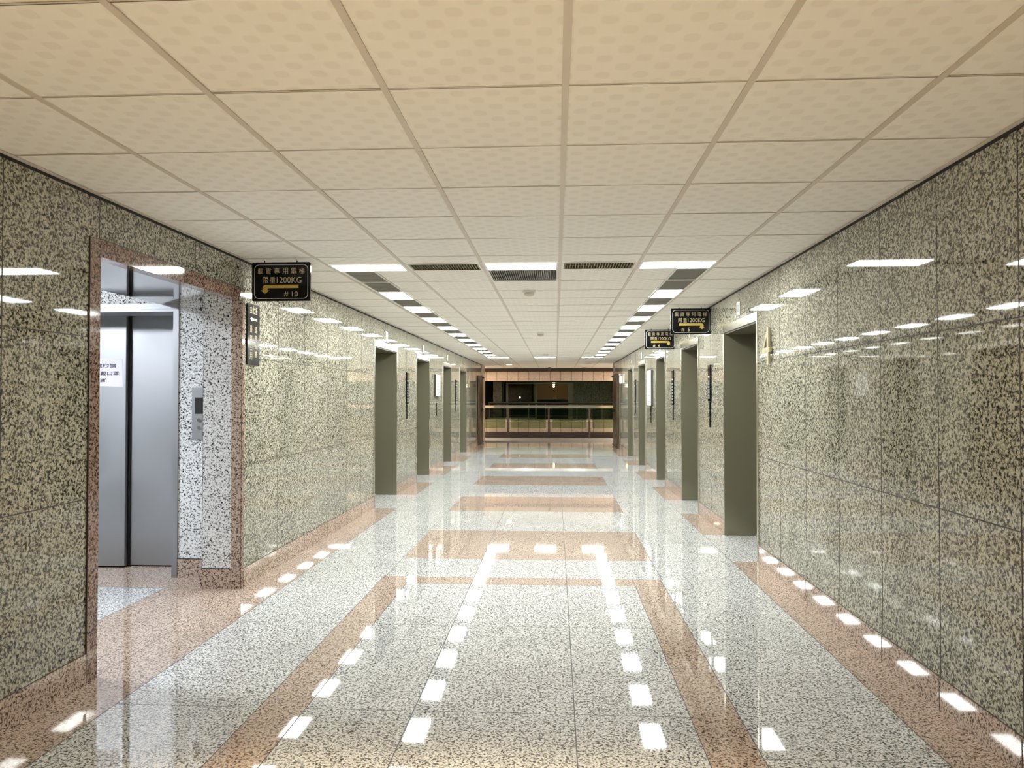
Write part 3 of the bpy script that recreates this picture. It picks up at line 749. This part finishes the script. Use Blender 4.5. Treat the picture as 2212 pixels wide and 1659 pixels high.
for x in (-2.87, -2.23, -1.17, -.45, .91, 1.99, 3.1): 
    m1 = MB(); m1.box(x-.02, x+.02, YS-.02, YS+.02, .52 if x > -3 else 0, 1.14, 'frame_grey'); build('post', m1, t)
m1 = MB(); m1.box(-2.93, -.9, YS-.36, YS-.1, .50, .56, 'frame_grey'); o = build('stone_ledge', m1); tag(o, 'pale stone ledge below the left of the far railing', 'ledge')
YT = 38.0
mb = MB()
mb.box(-9, -2.62, YT, YT+.2, 0, 3.6, 'dark_void'); mb.box(-3.1, -2.65, YT-.2, YT, 0, 2.2, 'stone_green')
mb.box(.86, 9, YT-.02, YT+.2, 0, 2.2, 'stone_green'); mb.box(-9, 9, YT, YT+.2, 2.17, 3.6, 'dark_brown')
for x in (1.25, 1.75, 2.15, 2.75): mb.box(x-.008, x+.008, YT-.024, YT-.02, 0, 2.2, 'black_gap')
mb.box(-2.6, .6, YT, YT+.1, 0, 1.18, 'dark_void')
struct(build('wall_far', mb), 'dark shopfront wall across the atrium with green stone panels', 'wall')
mb = MB()
for x, wd in ((-2.42, .10), (-.97, .10), (.72, .20)): mb.box(x-wd/2, x+wd/2, YT-.06, YT+.05, 0, 2.15, 'frame_grey')
mb.box(-2.47, .82, YT-.05, YT+.04, 2.10, 2.15, 'frame_grey'); mb.box(-2.37, -.97, YT-.05, YT+.04, 1.18, 1.22, 'dark_brown')
t = build('window_1', mb); struct(t, 'grey framed shop window across the atrium with a brown lit room behind', 'window')
mb = MB(); mb.box(-2.37, -1.02, YT-.005, YT+.005, 1.2, 2.1, 'dark_glass'); mb.box(-.92, .62, YT-.005, YT+.005, 1.2, 2.1, 'dark_glass'); o = build('pane', mb); o.parent = t
mb = MB(); mb.box(-2.6, 1.0, 41.5, 41.6, 0, 2.6, 'brown_wall'); mb.box(-2.6, -2.5, YT+.2, 41.5, 0, 2.6, 'dark_void'); mb.box(.95, 1.05, YT+.2, 41.5, 0, 2.6, 'brown_wall'); mb.box(-2.6, 1.05, YT+.2, 41.6, 2.5, 2.6, 'brown_wall'); mb.box(-1.2, -1.1, YT+.2, 41.5, 0, 2.5, 'dark_void')
mb.box(-2.5, -1.2, 41.3, 41.5, 0, 2.5, 'stone_green')
struct(build('wall_far_room', mb), 'brown back wall of the room behind the shop window', 'wall')
t = empty('spot_lamp', (-.10, 39.0, 2.13)); tag(t, 'small glowing spot lamp in the room behind the shop window', 'lamp')
m1 = MB(); m1.lathe((-.10, 39.0, 2.10), [(.05, 0), (.07, .03), (.03, .4)], 'camera_black'); build('body', m1, t)
m1 = MB(); m1.lathe((-.10, 39.0, 2.07), [(.02, 0), (.06, .01), (.05, .03)], 'down_light'); build('bulb', m1, t)
ld = bpy.data.lights.new('lamp_glow', 'POINT'); ld.energy = 45; ld.color = (1, .72, .42); ld.shadow_soft_size = .05
lo = bpy.data.objects.new('lamp_glow', ld); C.objects.link(lo); lo.parent = t; lo.location = (0, 0, -.14)
t = empty('orange_sign', (-.05, 38.6, 1.0)); tag(t, 'small orange and white standing sign behind the shop window', 'sign')
m1 = MB(); m1.box(-.13, .03, 38.58, 38.60, 1.36, 1.60, 'orange_sign'); m1.box(-.13, .03, 38.575, 38.601, 1.36, 1.43, 'paper'); m1.box(-.10, 0, 38.57, 38.579, 1.48, 1.51, 'paper'); build('sheet', m1, t)
m1 = MB(); m1.box(-1.0, .7, 38.4, 38.8, 1.30, 1.36, 'frame_grey'); m1.box(-.95, .65, 38.45, 38.75, 0, 1.30, 'dark_brown'); o = build('counter', m1); tag(o, 'brown counter behind the far shop window', 'counter')
t = empty('window_glint', (-1.78, YT-.10, 1.40)); tag(t, 'tiny white glowing body standing for a lamp reflection on the dark left shop window', 'lamp')  # glowing body added for a lamp's reflection in the shop glass
m1 = MB(); m1.tube((-1.78, YT-.10, 1.42), (-1.78, YT-.01, 1.42), .012, 'camera_black', 8); build('glint_stem', m1, t)
m1 = MB(); m1.lathe((-1.78, YT-.11, 1.38), [(.02, 0), (.045, .03), (.045, .06), (.02, .09)], 'glint_glow', 12); build('bulb', m1, t)
for o in bpy.data.objects:
    if 'org' in o: del o['org']
